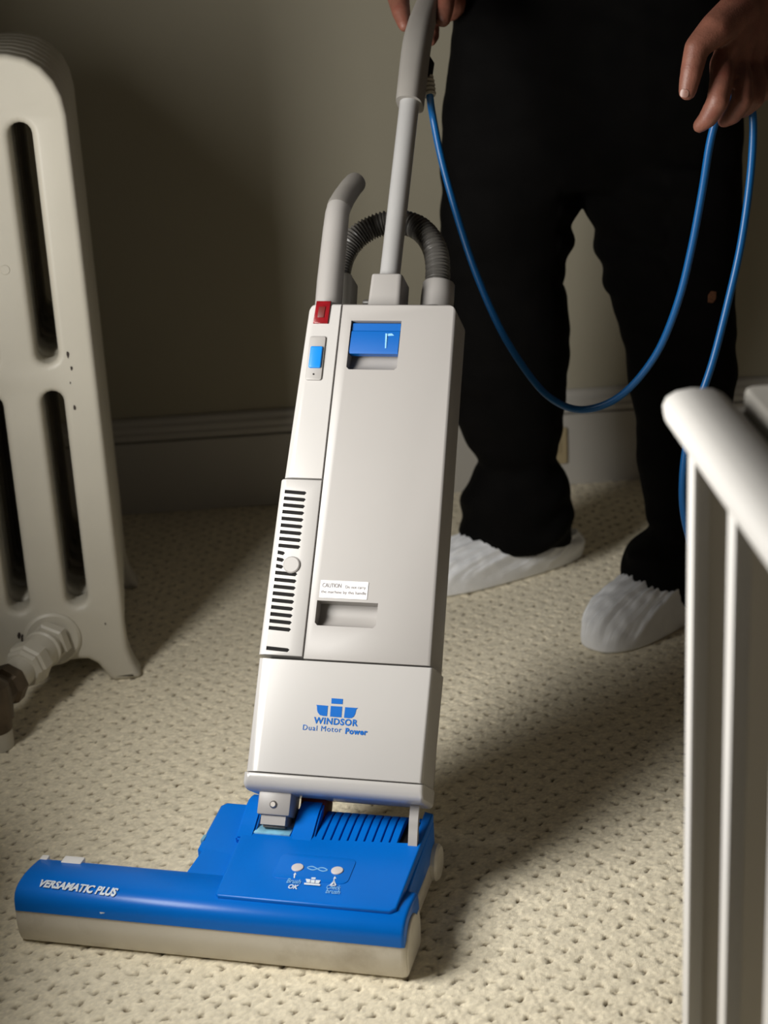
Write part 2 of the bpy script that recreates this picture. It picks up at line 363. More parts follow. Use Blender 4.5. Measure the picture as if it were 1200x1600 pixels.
# ================================================================== STAIR RAILING (near right, out of focus)
RD = Vector((-.030, 1, 0)).normalized(); RX = Vector((RD.y, -RD.x, 0))
rail = tag(empty('stair_railing', (.2456, 1.25, 0), math.atan2(-RD.x, RD.y)), 'white painted stair railing with balusters and broad moulded handrail at the right edge', 'railing')
def hx(x, s, z): return Vector((x, s, z))               # local: x right, s along the rail away from the camera
# broad moulded handrail, rounded end
hp_ = [(-.018, .008), (-.019, .018), (-.016, .026), (-.008, .0315), (.004, .0335), (.020, .032), (.028, .028), (.034, .021), (.037, .012), (.044, .007), (.052, .006), (.056, .0), (.0, .0), (-.012, .0)]
rings = []
for s, k in ((-1.0, 1), (-.5, 1), (0, 1), (.036, 1), (.046, .94), (.053, .82), (.056, .60)):
    rings.append([Vector((.018 + (x - .018) * (1 - (1 - k) * .16), s, .736 + .016 + (z - .016) * k)) for x, z in hp_])
link('handrail', loft(rings), M_RAIL, rail, 40)
for k in range(7):
    link('baluster', vmap(box(-.0065, .0065, -.011, .011, 0.0, .737, .002), lambda x, y, z, k=k: Vector((x, y - .130 * k, z))), M_RAIL, rail)
link('panel', box(.004, .90, .003, .026, 0.0, .738), M_PANEL, rail)
link('wall_cap', box(.047, .92, -1.0, .0545, .722, .766, .006), M_CAP, rail)

# ================================================================== VACUUM CLEANER
hl, hr = at_z(30, 1475), at_z(632, 1537)
vo = (hl + hr) / 2; VY = math.atan2((hr - hl).y, (hr - hl).x)
vac = tag(empty('vacuum_cleaner', vo, VY), 'ivory upright vacuum cleaner with a wide bright blue floor head and grey hose', 'vacuum cleaner')
VM = Matrix.Translation(vo) @ Matrix.Rotation(VY, 4, 'Z')
BM = Matrix.Translation((.114, .16, .145)) @ Matrix.Rotation(math.radians(-36), 4, 'X')       # body leans back from the head
WBM = VM @ BM; WBI = WBM.inverted()
bO = WBM @ Vector((0, 0, 0)); bN = (WBM.to_3x3() @ Vector((0, 1, 0)))
def uvw(x, y, ww=0.):                                    # photograph pixel -> body coordinates (across, depth, along)
    return WBI @ at_plane(x, y, bO + bN * ww, bN)
VI = VM.inverted()
def head_at(x, y, z): return VI @ at_z(x, y, z)
# ---------------- head: grey base
def sweep_x(prof, x0, x1): return loft([[Vector((x, d, z)) for d, z in prof] for x in (x0, x1)])
gp = [(.013, .0008), (.0062, .003), (.0024, .012), (.0004, .026), (0, .033), (.0012, .046), (.010, .050), (.076, .050), (.080, .030), (.078, .004), (.07, .0008)]
def ends(prof, x0, x1, r=.006):
    c = Vector((0, .04, .028)); out = []
    for x, k in ((x0, .94), (x0 + r * .3, .975), (x0 + r, 1), (x1 - r, 1), (x1 - r * .3, .975), (x1, .94)):
        out.append([Vector((x, c.y + (d - c.y) * k, c.z + (z - c.z) * k)) for d, z in prof])
    return loft(out)
hb_ = link('head_base', join(ends(gp, -.235, .237), box(-.045, .226, .072, .205, .010, .045, .004)), M_BASE, vac, 40)
link('wheel', revolve([(-.012, .0), (-.012, .020), (-.009, .023), (.009, .023), (.012, .020), (.012, .0)], (.222, .203, .032), (1, 0, 0)), M_BASE, hb_)
link('wheel', revolve([(-.012, .0), (-.012, .020), (-.009, .023), (.009, .023), (.012, .020), (.012, .0)], (-.03, .19, .022), (1, 0, 0)), M_BASE, hb_)
dcap = [(.036 + .030 * math.cos(a), .030 + .034 * math.sin(a)) for a in np.linspace(0, PI, 14)] + [(.006, .008), (.066, .008)]
link('belt_cover', plate([dcap], .005, .002, lambda x, y, z: Vector((.2365 + z, x, y)), 2), M_BASE, hb_)
# ---------------- head: blue cover
cp = [(0, .0465), (.0004, .055), (.0015, .062), (.0045, .0682), (.010, .0724), (.018, .0752), (.034, .0766), (.050, .0755), (.072, .0720), (.078, .069), (.080, .060), (.080, .048)]
cov = link('head_cover', join(ends(cp, -.2345, .2362, .004),
    plate([[(-.046, .070), (.226, .070), (.226, .212), (.205, .216), (-.040, .216), (-.0465, .209), (-.0465, .121), (-.0405, .117)][::1]], .036, .004,
          lambda x, y, z: Vector((x, y, .062 + z - .018 + (y - .07) * .10 + (.009 if z > 0 else 0))), 3)), M_BLUE, vac, 40)
def hz(d): return .0785 + (d - .02) * .075               # height of the raised blue deck
deck = [(.010, .024), (.014, .020), (.216, .020), (.223, .026), (.226, .212), (.2145, .216), (.2145, .150), (.100, .142), (.094, .150), (.094, .216), (.064, .216), (.064, .1435), (.020, .1435), (.020, .216), (.000, .216)]
link('deck', plate([deck], .012, .0022, lambda x, y, z: Vector((x, y, hz(y) - .006 + z + .0015)), 3), M_BLUE, cov, 40)
# the hinge ears either side of the neck
def ear(a0, a1):
    pr = [(.132, .0872), (.145, .0912), (.157, .0966), (.168, .1015), (.180, .1058), (.192, .108), (.204, .1065), (.214, .100), (.216, .060), (.138, .060)]
    bm = bmesh.new(); bm.from_mesh(sweep_x(pr, a0, a1)); bmesh.ops.bevel(bm, geom=list(bm.edges), offset=.0025, segments=2, affect='EDGES'); return bm2me(bm)
link('hinge_ear', ear(-.002, .0203), M_BLUE, cov, 40)
link('hinge_ear', ear(.0655, .0945), M_BLUE, cov, 40)
# vent ribs over a black block standing in for the shaded hollow
link('vent_dark_fill', box(.0945, .2145, .141, .214, .070, .0845), M_BLACK, cov)
nrib = 10
for k in range(nrib):
    a0 = .0962 + k * .01015
    pr = [(.138, hz(.138) - .004), (.138, hz(.138) + .0012), (.150, hz(.150) + .0016), (.170, hz(.170) + .0022), (.190, hz(.19) + .0020), (.203, hz(.2) - .0004), (.212, hz(.2) - .006), (.216, .075), (.150, .075)]
    bm = bmesh.new(); bm.from_mesh(sweep_x(pr, a0, a0 + .0083)); bmesh.ops.bevel(bm, geom=list(bm.edges), offset=.0006, segments=1, affect='EDGES')
    link('vent_rib', bm2me(bm), M_BLUE, cov, 40)
# window with sticker in front of the neck
link('height_window', box(.0215, .063, .145, .182, .080, .0885, .001), M_LABEL, cov)
link('window_sticker', box(.018, .064, .1435, .161, .0870, .0902, .0008), M_STICK, cov)
# indicator area
pc = (.098, .104)
def dk(x, y, dz=.0017): return Vector((x, y, hz(y) + dz))
def ring(loop, wdt): return [loop, [(cx + (x - cx) * k, cy + (y - cy) * k) for (x, y) in loop for (cx, cy, k) in [(sum(p[0] for p in loop) / len(loop), sum(p[1] for p in loop) / len(loop), 1 - wdt)]]]
ip = rrect(.066, .157, .060, .108, .008)
link('indicator_panel', plate([ip], .0022, .0005, lambda x, y, z: Vector((x, y, hz(y) + .0012 + z))), M_BLUE, cov)
for px, py in ((465, 1357), (527, 1362)):
    p = head_at(px, py, .0845)
    link('indicator_lamp', plate([[(p.x + .0072 * math.cos(a), p.y + .0072 * math.sin(a)) for a in np.linspace(0, 2 * PI, 25)[:-1]]], .003, .0008, lambda x, y, z: Vector((x, y, hz(y) + .0022 + z))), M_LAMP, cov)
TZ = .0026
def deck_text(s, px, py, wd, ht, m, bold=.0, shear=0.):
    p = head_at(px, py, .0845)
    link('lettering', text(s, wd, ht, lambda x, y: dk(p.x + x, p.y + y, TZ), bold, shear), m, cov, 0)
deck_text('Brush', 447, 1378, .0165, .0085, M_INKC, .01, .1)
deck_text('OK', 449, 1386, .0115, .0080, M_INKW, .03, .1)
deck_text('Check', 509, 1387, .0165, .0080, M_INKC, .01, .1)
deck_text('brush', 508, 1393, .0165, .0080, M_INKC, .01, .1)
def deck_shape(pts, m, name='printed_mark'):
    q_ = [head_at(x, y, .0845) for x, y in pts]
    link(name, plate([[(v.x, v.y) for v in q_]], .0003, 0, lambda x, y, z: Vector((x, y, hz(y) + TZ + z))), m, cov, 0)
def cz(x, y): return (430 + x / 9.23, 1330 + y / 9.23)
for pl in ([(270, 340), (290, 340), (282, 385), (266, 385)], [(262, 340), (292, 312), (304, 342)], [(845, 395), (858, 395), (850, 440), (836, 440)], [(840, 395), (862, 366), (880, 398)],
           [(842, 425), (862, 440), (795, 490), (778, 486)], [(842, 425), (856, 425), (880, 486), (862, 488)], [(790, 478), (868, 484), (866, 492), (782, 488)], [(834, 440), (846, 440), (838, 470), (830, 470)],
           [(525, 378), (585, 382), (580, 402), (520, 398)], [(440, 395), (508, 404), (500, 447), (452, 440)], [(517, 408), (574, 412), (566, 452), (509, 447)], [(584, 412), (655, 418), (628, 458), (576, 452)], [(418, 446), (648, 466), (645, 488), (415, 468)]):
    deck_shape([cz(*p) for p in pl], M_INKW)
for amp, ph in ((1, 0), (1, PI)):
    up_ = []; dn = []
    for k in range(17):
        t = k / 16; x = 460 + 300 * t; y = 245 + 35 * t + 22 * math.sin(ph + t * 2 * PI * 1.0)
        up_.append((x, y)); dn.append((x - 2, y + 11))
    deck_shape([cz(*p) for p in up_ + dn[::-1]], M_INKC)
# name along the brush housing
def hous_z(d): return float(np.interp(d, [p[0] for p in cp[:10]], [p[1] for p in cp[:10]]))
p0, p1 = head_at(59, 1383, .0765), head_at(180, 1397, .0765)
tw = (p1 - p0).length
link('lettering', text('VERSAMATIC PLUS', tw, .0115, lambda x, y: Vector((p0.x + x, p0.y + y * 1.0 + (p1.y - p0.y) * x / tw, hous_z(p0.y + y + (p1.y - p0.y) * x / tw) + .0017)), .045, .22), M_INKW, cov, 0)
q0 = head_at(92, 1349, .074)
link('latch_tab', box(q0.x, q0.x + .026, .068, .0835, .066, .0735, .0015), M_LABEL, cov)
q0 = head_at(58, 1345, .073)
link('latch_tab', box(q0.x, q0.x + .010, .072, .0825, .064, .0725, .0015), M_LABEL, cov)
link('paint_scratch', plate([[(-.125, .0), (-.121, .001), (-.119, .0022), (-.123, .0024), (-.126, .002)]], .0003, 0, lambda x, y, z: Vector((x, .0004 - z, .053 + y))), M_INKW, cov, 0)
# scuffed chip on the cover's left step
link('worn_edge', box(-.0475, -.043, .134, .147, .070, .079, .001), M_STICK, cov)

# ---------------- body (all its pieces in body coordinates)
def part(name, me, m, parent=None, ang=40):
    o = link(name, me, m, parent or vac, ang)
    if parent is None: o.matrix_local = BM
    return o
def tbox(u0b, u1b, u0t, u1t, v0, v1, w0, w1, bevels):
    """Tapered block; bevels: list of (which edges test on edge midpoint/dir, offset, segments)."""
    bm = bmesh.new()
    v = [bm.verts.new(p) for p in ((u0b, w0, v0), (u1b, w0, v0), (u1b, w1, v0), (u0b, w1, v0), (u0t, w0, v1), (u1t, w0, v1), (u1t, w1, v1), (u0t, w1, v1))]
    E = {}
    for f in ((3, 2, 1, 0), (4, 5, 6, 7), (0, 1, 5, 4), (1, 2, 6, 5), (2, 3, 7, 6), (3, 0, 4, 7)): bm.faces.new([v[i] for i in f])
    nm = {'left': (0, 4), 'right': (1, 5), 'top': (4, 5), 'bottom': (0, 1), 'topleft': (4, 7), 'topright': (5, 6), 'botleft': (0, 3), 'botright': (1, 2), 'backright': (2, 6), 'backleft': (3, 7)}
    bm.edges.ensure_lookup_table()
    lay = bm.edges.layers.float.get('bevel_weight_edge') or bm.edges.layers.float.new('bevel_weight_edge')
    mx = max(b_[1] for b_ in bevels)
    for k, off in bevels:
        a, c = nm[k]
        for e in v[a].link_edges:
            if e.other_vert(v[a]) is v[c]: e[lay] = off / mx
    me = bpy.data.meshes.new('b'); bm.to_mesh(me); bm.free(); o = tmp(me)
    md = o.modifiers.new('b', 'BEVEL'); md.limit_method = 'WEIGHT'; md.width = mx; md.segments = 5; md.use_clamp_overlap = True
    r = evaluated(o); drop(o); return r
G = .0008
shell = part('body_shell', tbox(-.098, .098, -.090, .084, .004, .618, .058, .150, [('left', .004), ('right', .004), ('backright', .02), ('backleft', .02), ('topright', .012), ('topleft', .012)]), M_GREY)
part('seal_strip', tbox(-.1045, .1065, -.0975, .0925, .010, .612, .030, .0685, [('left', .002), ('right', .002)]), M_BLACK, shell)
# upper left side cover with the switch
scov = part('side_cover', tbox(-.1035, -.0535, -.0970, -.0535, .387 + G, .625, 0, .062, [('left', .011), ('top', .004), ('topleft', .010), ('right', .0006), ('bottom', .0005)]), M_GLOSS)
def fplate(lp, dep, bev, w0): return plate([lp], dep, bev, lambda x, y, z: Vector((x, w0 + z, y)), 2)
part('power_lamp', fplate([(-.0885, .5965), (-.0685, .5965), (-.0675, .6275), (-.0870, .6275)], .004, .0012, -.0006), M_RED, scov)
part('lamp_core', fplate([(-.083, .604), (-.0745, .604), (-.0735, .619), (-.0825, .619)], .001, .0003, -.0030), M_DRED, scov)
part('switch_plate', fplate(rrect(-.0905, -.0688, .5185, .5785, .003), .003, .0008, -.0008), M_WHITE, scov)
part('rocker_switch', fplate(rrect(-.0872, -.0708, .5345, .5640, .002), .004, .0014, -.0032), M_BLUE2, scov)
part('pin_hole', fplate(rrect(-.0808, -.0786, .5252, .5274, .0011), .0008, 0, -.0025), M_BLACK, scov)
# lower left ventilated cover
slots_ = []
for k in range(21):
    v0 = .3685 - k * (.3685 - .193) / 20
    r_ = -.0715 if not (9 <= k <= 11) else -.0905
    slots_.append((v0, -.0995, r_))
slots_.append((.1675, -.0995, -.0705))
gcov = tbox(-.1095, -.0535, -.1070, -.0535, .160, .387 - G, -.0005, .062, [('left', .008), ('top', .0015), ('topleft', .003), ('right', .0006), ('bottom', .0005)])
def slit(v0, u0, u1, hh, w0, w1): return plate([[(u0 - .001, v0 - hh + .0008), (u1 - hh, v0 - hh - .0006), (u1, v0), (u1 - hh, v0 + hh - .0006), (u0 - .001, v0 + hh + .0008)]], w1 - w0, 0, lambda x, y, z: Vector((x, (w0 + w1) / 2 + z, y)))
gcov = cut(gcov, join(*[slit(v0, u0, u1, .0024, -.01, .014) for v0, u0, u1 in slots_]))
gc = part('vent_cover', gcov, M_GLOSS)
part('slot_dark_fill', join(*[slit(v0, u0 + .0001, u1 - .0001, .00238, .0007, .0138) for v0, u0, u1 in slots_]), M_BLACK, gc)  # black inserts stand in for the shade inside the slots
part('cover_knob', revolve([(-.0032, .0), (-.0032, .0094), (-.0022, .0108), (.003, .0112)], (-.0800, 0, .2745), (0, 1, 0), 28), M_WHITE, gc, 18)
# dust bag door with two finger scoops
door = tbox(-.0520, .1075, -.0520, .0985, .1575, .6245, 0, .064, [('right', .0045), ('top', .0035), ('topright', .012), ('left', .0006), ('bottom', .0005)])
def scoop(u0, u1, vb, vt, dep):
    pr = [(-.01, vt), (dep, vt - .0005)] + [(dep * math.cos(t) ** .8 if t < PI / 2 - .01 else 0, vt - .0005 - (vt - vb - .0005) * (.35 + .65 * math.sin(t))) for t in np.linspace(0, PI / 2, 9)] + [(-.01, vb)]
    bm = bmesh.new(); bm.from_mesh(loft([[Vector((u, w_, v_)) for w_, v_ in pr] for u in (u0, u0 + .0035, u1 - .0035, u1)]))
    for vtx in bm.verts:
        if abs(vtx.co.x - u0) < 1e-5 or abs(vtx.co.x - u1) < 1e-5:
            if vtx.co.z < vb + .006 and vtx.co.y < dep * .6: vtx.co.z += .0035
    return bm2me(bm)
door = cut(door, scoop(-.0380, .0285, .5345, .6015, .022), scoop(-.0425, .0350, .2000, .2315, .020))
dr = part('bag_door', door, M_WHITE)
lp_ = [(-.01, 0), ]
latch = loft([[Vector((u, w_, v_)) for w_, v_ in ((.005, .6000), (.0032, .5985), (.0036, .5890), (.0022, .5875), (.0012, .5600), (.0022, .5570), (.012, .5570), (.018, .6000))] for u in (-.0368, .0272)])
part('door_latch', latch, mat('latch_blue', (.0, .10, .40), .35, spec=.3), dr, 25)
def lf(x, y): return (560 + x / 13.34, 480 + y / 13.34)
def body_mark(name, pts, m, par, ww):
    q_ = [uvw(*p) for p in pts]; link(name, plate([[(v.x, v.z) for v in q_]], .0002, 0, lambda x, y, z: Vector((x, ww + z, y))), m, par, 0)
body_mark('printed_mark', [lf(*p) for p in ((560, 540), (600, 545), (575, 850), (548, 850))], M_INKC, dr, .0009)
body_mark('printed_mark', [lf(*p) for p in ((575, 545), (690, 535), (740, 580), (600, 590))], M_INKC, dr, .0018)
for s, px, py, tw_, th_ in (('CAUTION', 503.5, 916.5, .0240, .0072),):
    pass
lb = part('caution_label', fplate(rrect(-.0403, .0205, .2350, .2570, .0008), .0006, 0, -.0004), M_LABEL, dr, 0)
def btext(s, u, v, wd, ht, m, par, bold=0., shear=0., ww=-.0012, sp=1.): link('lettering', text(s, wd, ht, lambda x, y: Vector((u + x, ww, v + y)), bold, shear, sp), m, par, 0)
btext('CAUTION', -.0375, .2480, .0240, .0055, M_INK, dr, .002)
btext('Do not carry', -.0080, .2465, .0255, .0052, M_INK, dr)
btext('the machine by this handle', -.0385, .2395, .0575, .0050, M_INK, dr)
# lower motor cover with the maker's mark
low = part('motor_cover', tbox(-.1085, .1105, -.1090, .1110, .0165, .1560, -.0008, .064, [('left', .016), ('right', .0045), ('top', .0010), ('bottom', .0008)]), M_GLOSS)
def lg(x, y): return (460 + x / 9.23, 1080 + y / 9.23)
for pts in ([(540, 103), (703, 115), (698, 190), (535, 180)], [(318, 198), (487, 212), (473, 362), (415, 358), (370, 345), (340, 310), (330, 270), (328, 215)],
            [(527, 215), (693, 225), (680, 380), (517, 367)], [(735, 232), (920, 245), (896, 262), (884, 320), (862, 365), (830, 388), (790, 392), (718, 384)]):
    body_mark('maker_emblem', [lg(*p) for p in pts], M_INKB, low, -.0011)
qa, qb = uvw(490, 1131.5), uvw(559, 1136.5)
btext('WINDSOR', qa.x, .0790, qb.x - qa.x, .0082, M_INKB, low, .03, ww=-.0013, sp=1.1)
qa, qb = uvw(473, 1144), uvw(574, 1150)
btext('Dual Motor ', qa.x, .0705, (qb.x - qa.x) * .60, .0064, M_INKB, low, .0, ww=-.0013, sp=1.15)
btext('Power', qa.x + (qb.x - qa.x) * .66, .0690, (qb.x - qa.x) * .34, .0074, M_INKB, low, .04, ww=-.0013, sp=1.1)
part('bumper', tbox(-.1105, .1125, -.1105, .1125, -.0060, .0158, -.0012, .066, [('left', .008), ('right', .006), ('bottom', .0165), ('top', .001), ('botleft', .008), ('botright', .006)]), M_GLOSS)
# neck joining body and head
nk = part('neck', join(box(-.0925, -.0515, .012, .052, -.0325, .004, .002), box(-.0875, -.0565, .016, .048, -.044, -.031)), M_WHITE)
part('screw', revolve([(.0095, .0), (.0095, .003), (.0110, .0046), (.013, .0050)], (-.0725, 0, -.020), (0, 1, 0)), M_STEEL, nk)
part('neck_hinge', box(-.086, -.058, .022, .046, -.047, -.040, .001), M_STEEL, nk)
part('pedal', box(-.050, -.018, .050, .085, -.040, -.004, .002), M_DRED)
hk = spline([Vector((.098, .030, .004)), Vector((.098, .030, -.022)), Vector((.1000, .024, -.038)), Vector((.1015, .022, -.058))], 4)
part('catch_arm', loft([[p + Vector((a, b_, 0)) for a, b_ in ((-.0055, -.003), (.0055, -.003), (.0055, .005), (-.0055, .005))] for p in hk]), M_WHITE)
# handle tube, socket and grip
part('tube_socket', tbox(-.0275, .0185, -.0255, .0165, .610, .6790, .026, .074, [('left', .005), ('right', .007), ('top', .003), ('topright', .003), ('topleft', .003), ('backright', .006)]), M_WHITE)
part('release_pin', revolve([(0, .004), (.010, .004), (.012, .003), (.012, 0)], (-.026, .045, .645), (-1, 0, 0), 12), M_HOSE)
pole = [Vector((-.0068, .050, .655)), Vector((-.0040, .050, .955))]
part('handle_tube', tube([pole[0], pole[0].lerp(pole[1], .5), pole[1]], .0135, 24), M_METAL)
def rr_ring(c, t, hw, hd, n=24, e=2.8):
    t = Vector(t).normalized(); x = Vector((1, 0, 0)); y = t.cross(x).normalized(); out = []
    for k in range(n):
        a = 2 * PI * k / n; ca, sa = math.cos(a), math.sin(a)
        out.append(Vector(c) + x * hw * math.copysign(abs(ca) ** (2 / e), ca) + y * hd * math.copysign(abs(sa) ** (2 / e), sa))
    return out
gpath = [(-.0050, .056, .940, .0178, .0255), (-.0050, .056, .944, .0180, .026), (-.0050, .057, .985, .0184, .025), (-.0050, .058, 1.012, .0188, .0235), (-.0050, .060, 1.030, .0190, .022), (-.0050, .065, 1.050, .0186, .0205),
         (-.0050, .076, 1.078, .0178, .019), (-.0045, .092, 1.108, .0168, .0175), (-.004, .112, 1.140, .0165, .017), (-.003, .134, 1.172, .0165, .017), (-.003, .146, 1.192, .0165, .017), (-.003, .150, 1.202, .012, .012)]
rg = []
for i, (a, b_, c_, hw, hd) in enumerate(gpath):
    pa, pb = gpath[max(i - 1, 0)], gpath[min(i + 1, len(gpath) - 1)]
    rg.append(rr_ring((a, b_, c_), (pb[0] - pa[0], pb[1] - pa[1], pb[2] - pa[2]), hw, hd))
grip = part('handle_grip', loft(rg), M_GRIP)
b0, b1 = uvw(663, 100, .088), uvw(670, 140, .092)
part('cord_clip', tube([uvw(662, 84, .086), uvw(666, 100, .088), uvw(664, 116, .090), uvw(661, 128, .090)], [.006, .0115, .011, .008], 14), M_BLACK, grip)
bt0, bt1 = uvw(665, 112, .092), uvw(671.5, 150, .094)
bpth = [bt0.lerp(bt1, k / 12) for k in range(13)]
part('strain_relief', tube(bpth, [.0095 - .0020 * abs(.45 - k / 12) + (.0010 if k % 2 else -.0004) for k in range(13)], 16), M_BOOT, grip)
# stub of the wand at the left, bending back at its end
wp = [(uvw(513, 480, .030), .0178), (uvw(516, 440, .031), .0176), (uvw(520, 400, .032), .0172), (uvw(524, 360, .033), .0167), (uvw(527, 334, .033), .0162), (uvw(530, 324, .037), .0160)]
part('crevice_wand', tube([p for p, r in wp], [r for p, r in wp], 24), M_WHITE)
wt = [(uvw(529, 326, .036), .0162), (uvw(530.5, 322, .038), .0163), (uvw(538, 308, .050), .0156), (uvw(547, 295, .062), .0152), (uvw(554, 287, .071), .0150), (uvw(557, 284, .0745), .0140), (uvw(558, 283, .0755), .0115)]
part('wand_tip', tube([p for p, r in wt], [r for p, r in wt], 24), M_GRIP)
# ribbed hose and its cuffs
hpx = [(527, 462, .085), (528, 432, .090), (537, 398, .095), (558, 370, .098), (590, 352, .100), (622, 347, .100), (652, 355, .098), (673, 376, .094), (683, 404, .090), (684, 440, .086), (684, 452, .085)]
hs = spline([uvw(*p) for p in hpx], 30)
L_ = [0.]
for a, c in zip(hs, hs[1:]): L_.append(L_[-1] + (c - a).length)
pitch = .0046
hr_ = [.0155 + .0016 * math.cos(2 * PI * l / pitch) for l in L_]
part('hose', tube(hs, hr_, 28), M_HOSE, None, 70)
cu_c = uvw(684, 462, .084)
cuff = part('hose_cuff', revolve([(-.024, .0), (-.024, .0222), (-.002, .0222), (.016, .0215), (.0175, .0205), (.0175, .0165)], cu_c, (0, 0, 1), 32), M_WHITE)
part('retaining_clip', revolve([(-.026, .020), (-.026, .0242), (-.0225, .0242), (-.0225, .020)], cu_c, (0, 0, 1), 32), M_BLACK, cuff)
part('hose_port', revolve([(-.050, .023), (-.027, .023), (-.025, .019)], cu_c, (0, 0, 1), 32), M_WHITE)
ck = uvw(540, 456, .085)
part('hose_elbow', tbox(ck.x - .022, ck.x + .0135, ck.x - .020, ck.x + .0105, ck.z - .035, ck.z + .021, .066, .104, [('right', .006), ('left', .006), ('top', .004), ('topright', .006), ('topleft', .006)]), M_GREY)
# power cord: from the boot, in a loop to the hand, through it and down to the floor
HB = WBM @ bt1; HB0 = WBM @ bt0.lerp(bt1, .6)
cpx = [(676, 180, 2.455), (690, 250, 2.44), (715, 340, 2.42), (745, 430, 2.40), (785, 520, 2.375), (830, 590, 2.35), (865, 625, 2.33), (905, 640, 2.315), (950, 630, 2.30), (990, 600, 2.285), (1030, 545, 2.27), (1060, 470, 2.255), (1080, 390, 2.245),
       (1097, 300, 2.235), (1109, 225, 2.225), (1120, 185, 2.22), (1136, 158, 2.225), (1158, 148, 2.235), (1172, 160, 2.24), (1177, 200, 2.24), (1172, 280, 2.24), (1158, 380, 2.235), (1138, 470, 2.23), (1115, 560, 2.225), (1095, 620, 2.22), (1078, 670, 2.215), (1068, 730, 2.21), (1067, 790, 2.205), (1078, 845, 2.20), (1100, 910, 2.19), (1130, 990, 2.16)]
cpt = [HB0, HB] + [at_y(*p) for p in cpx]
cpt += [Vector((cpt[-1].x + .03, 2.10, .03)), Vector((cpt[-1].x + .07, 2.02, .006)), Vector((cpt[-1].x + .16, 1.9, .006)), Vector((cpt[-1].x + .25, 1.85, .006))]
co_ = link('power_cord', vmap(tube(spline(cpt, 8), .0052, 12), lambda x, y, z: VI @ Vector((x, y, z))), M_CORD, vac, 60)
co_['label'] = 'blue power cord looping from the handle to the hand'

# ================================================================== PERSON
person = tag(empty('person', (.37, 2.72, 0)), 'person in black trousers and white shoe covers gripping the vacuum handle and a blue cord', 'person')
POFF = Vector((.37, 2.72, 0))
def worn(name, me, m, parent=None, ang=0):
    vmap(me, lambda x, y, z: Vector((x, y, z)) - POFF); me.materials.clear(); o = link(name, me, m, parent or person, 0); me.shade_smooth(); return o
# ---- the figure itself
bm = bmesh.new()
A = at_y
hipc = Vector((.375, 2.76, .92))
SR, SL = Vector((.17, 2.70, 1.40)), Vector((.60, 2.70, 1.40))
capsules(bm, [hipc, Vector((.38, 2.75, 1.08)), Vector((.385, 2.72, 1.25)), Vector((.385, 2.71, 1.36))], [.085, .10, .12, .11])
capsules(bm, [SR, Vector((.385, 2.71, 1.42)), SL], [.06, .085, .06])
capsules(bm, [Vector((.385, 2.70, 1.44)), Vector((.385, 2.68, 1.53))], [.06, .055])
ellipsoid(bm, (.385, 2.665, 1.635), (.076, .095, .115)); ellipsoid(bm, (.385, 2.615, 1.585), (.055, .055, .06))
capsules(bm, [(.385, 2.572, 1.645), (.385, 2.556, 1.612), (.385, 2.572, 1.600)], [.009, .013, .012])
for sx in (-1, 1):
    ellipsoid(bm, (.385 + sx * .078, 2.675, 1.625), (.011, .020, .032)); ellipsoid(bm, (.385 + sx * .030, 2.580, 1.672), (.022, .012, .008))
capsules(bm, [(.362, 2.562, 1.566), (.408, 2.562, 1.566)], [.007, .007])
for hip_, kn, an in ((Vector((.27, 2.76, .86)), Vector((.245, 2.78, .48)), Vector((.262, 2.845, .09))), (Vector((.48, 2.76, .86)), Vector((.50, 2.68, .48)), Vector((.475, 2.615, .09)))):
    capsules(bm, [hip_, kn, an], [.085, .055, .038])
for ax, toe in ((Vector((.29, 2.862, .04)), Vector((.095, 2.755, .03))), (Vector((.505, 2.635, .04)), Vector((.345, 2.485, .03)))):
    capsules(bm, [ax, toe], [.030, .018])
# his left arm (right in the picture): hangs forward, cord across the fingers
ELL, WRL = Vector((.655, 2.52, 1.14)), A(1182, -18, 2.26)
capsules(bm, [SL, ELL, A(1205, -70, 2.30), WRL], [.055, .046, .036, .030])
HY = 2.215
def dig(pts, rads): capsules(bm, [A(*p) for p in pts], rads, 14)
# metacarpals give the back of the hand, then each finger with its own joints
dig([(1176, -5, 2.252), (1150, 50, 2.222), (1128, 100, 2.205)], [.026, .019, .0150])
dig([(1182, -5, 2.256), (1165, 50, 2.236), (1152, 102, 2.226)], [.026, .019, .0150])
dig([(1190, -5, 2.262), (1180, 50, 2.250), (1174, 100, 2.245)], [.025, .019, .0145])
dig([(1196, -5, 2.270), (1192, 50, 2.266), (1192, 94, 2.264)], [.024, .018, .0140])
dig([(1160, 10, 2.236), (1118, 46, 2.195), (1089, 74, 2.180), (1080, 114, 2.172), (1074, 143, 2.170)], [.026, .0215, .0160, .0142, .0116])
dig([(1128, 100, 2.205), (1128, 122, 2.192), (1122, 158, 2.178), (1106, 185, 2.186), (1093, 197, 2.194)], [.0162, .0156, .0146, .0124, .0094])
dig([(1152, 102, 2.226), (1160, 130, 2.208), (1160, 156, 2.196), (1145, 180, 2.204), (1131, 189, 2.216)], [.0158, .0150, .0140, .0120, .0092])
dig([(1174, 100, 2.245), (1184, 130, 2.226), (1180, 156, 2.214), (1162, 172, 2.222), (1150, 176, 2.236)], [.0140, .0130, .0120, .0105, .0084])
dig([(1192, 94, 2.264), (1202, 120, 2.246), (1198, 142, 2.236), (1184, 154, 2.242), (1174, 158, 2.252)], [.0130, .0115, .0105, .0092, .0075])
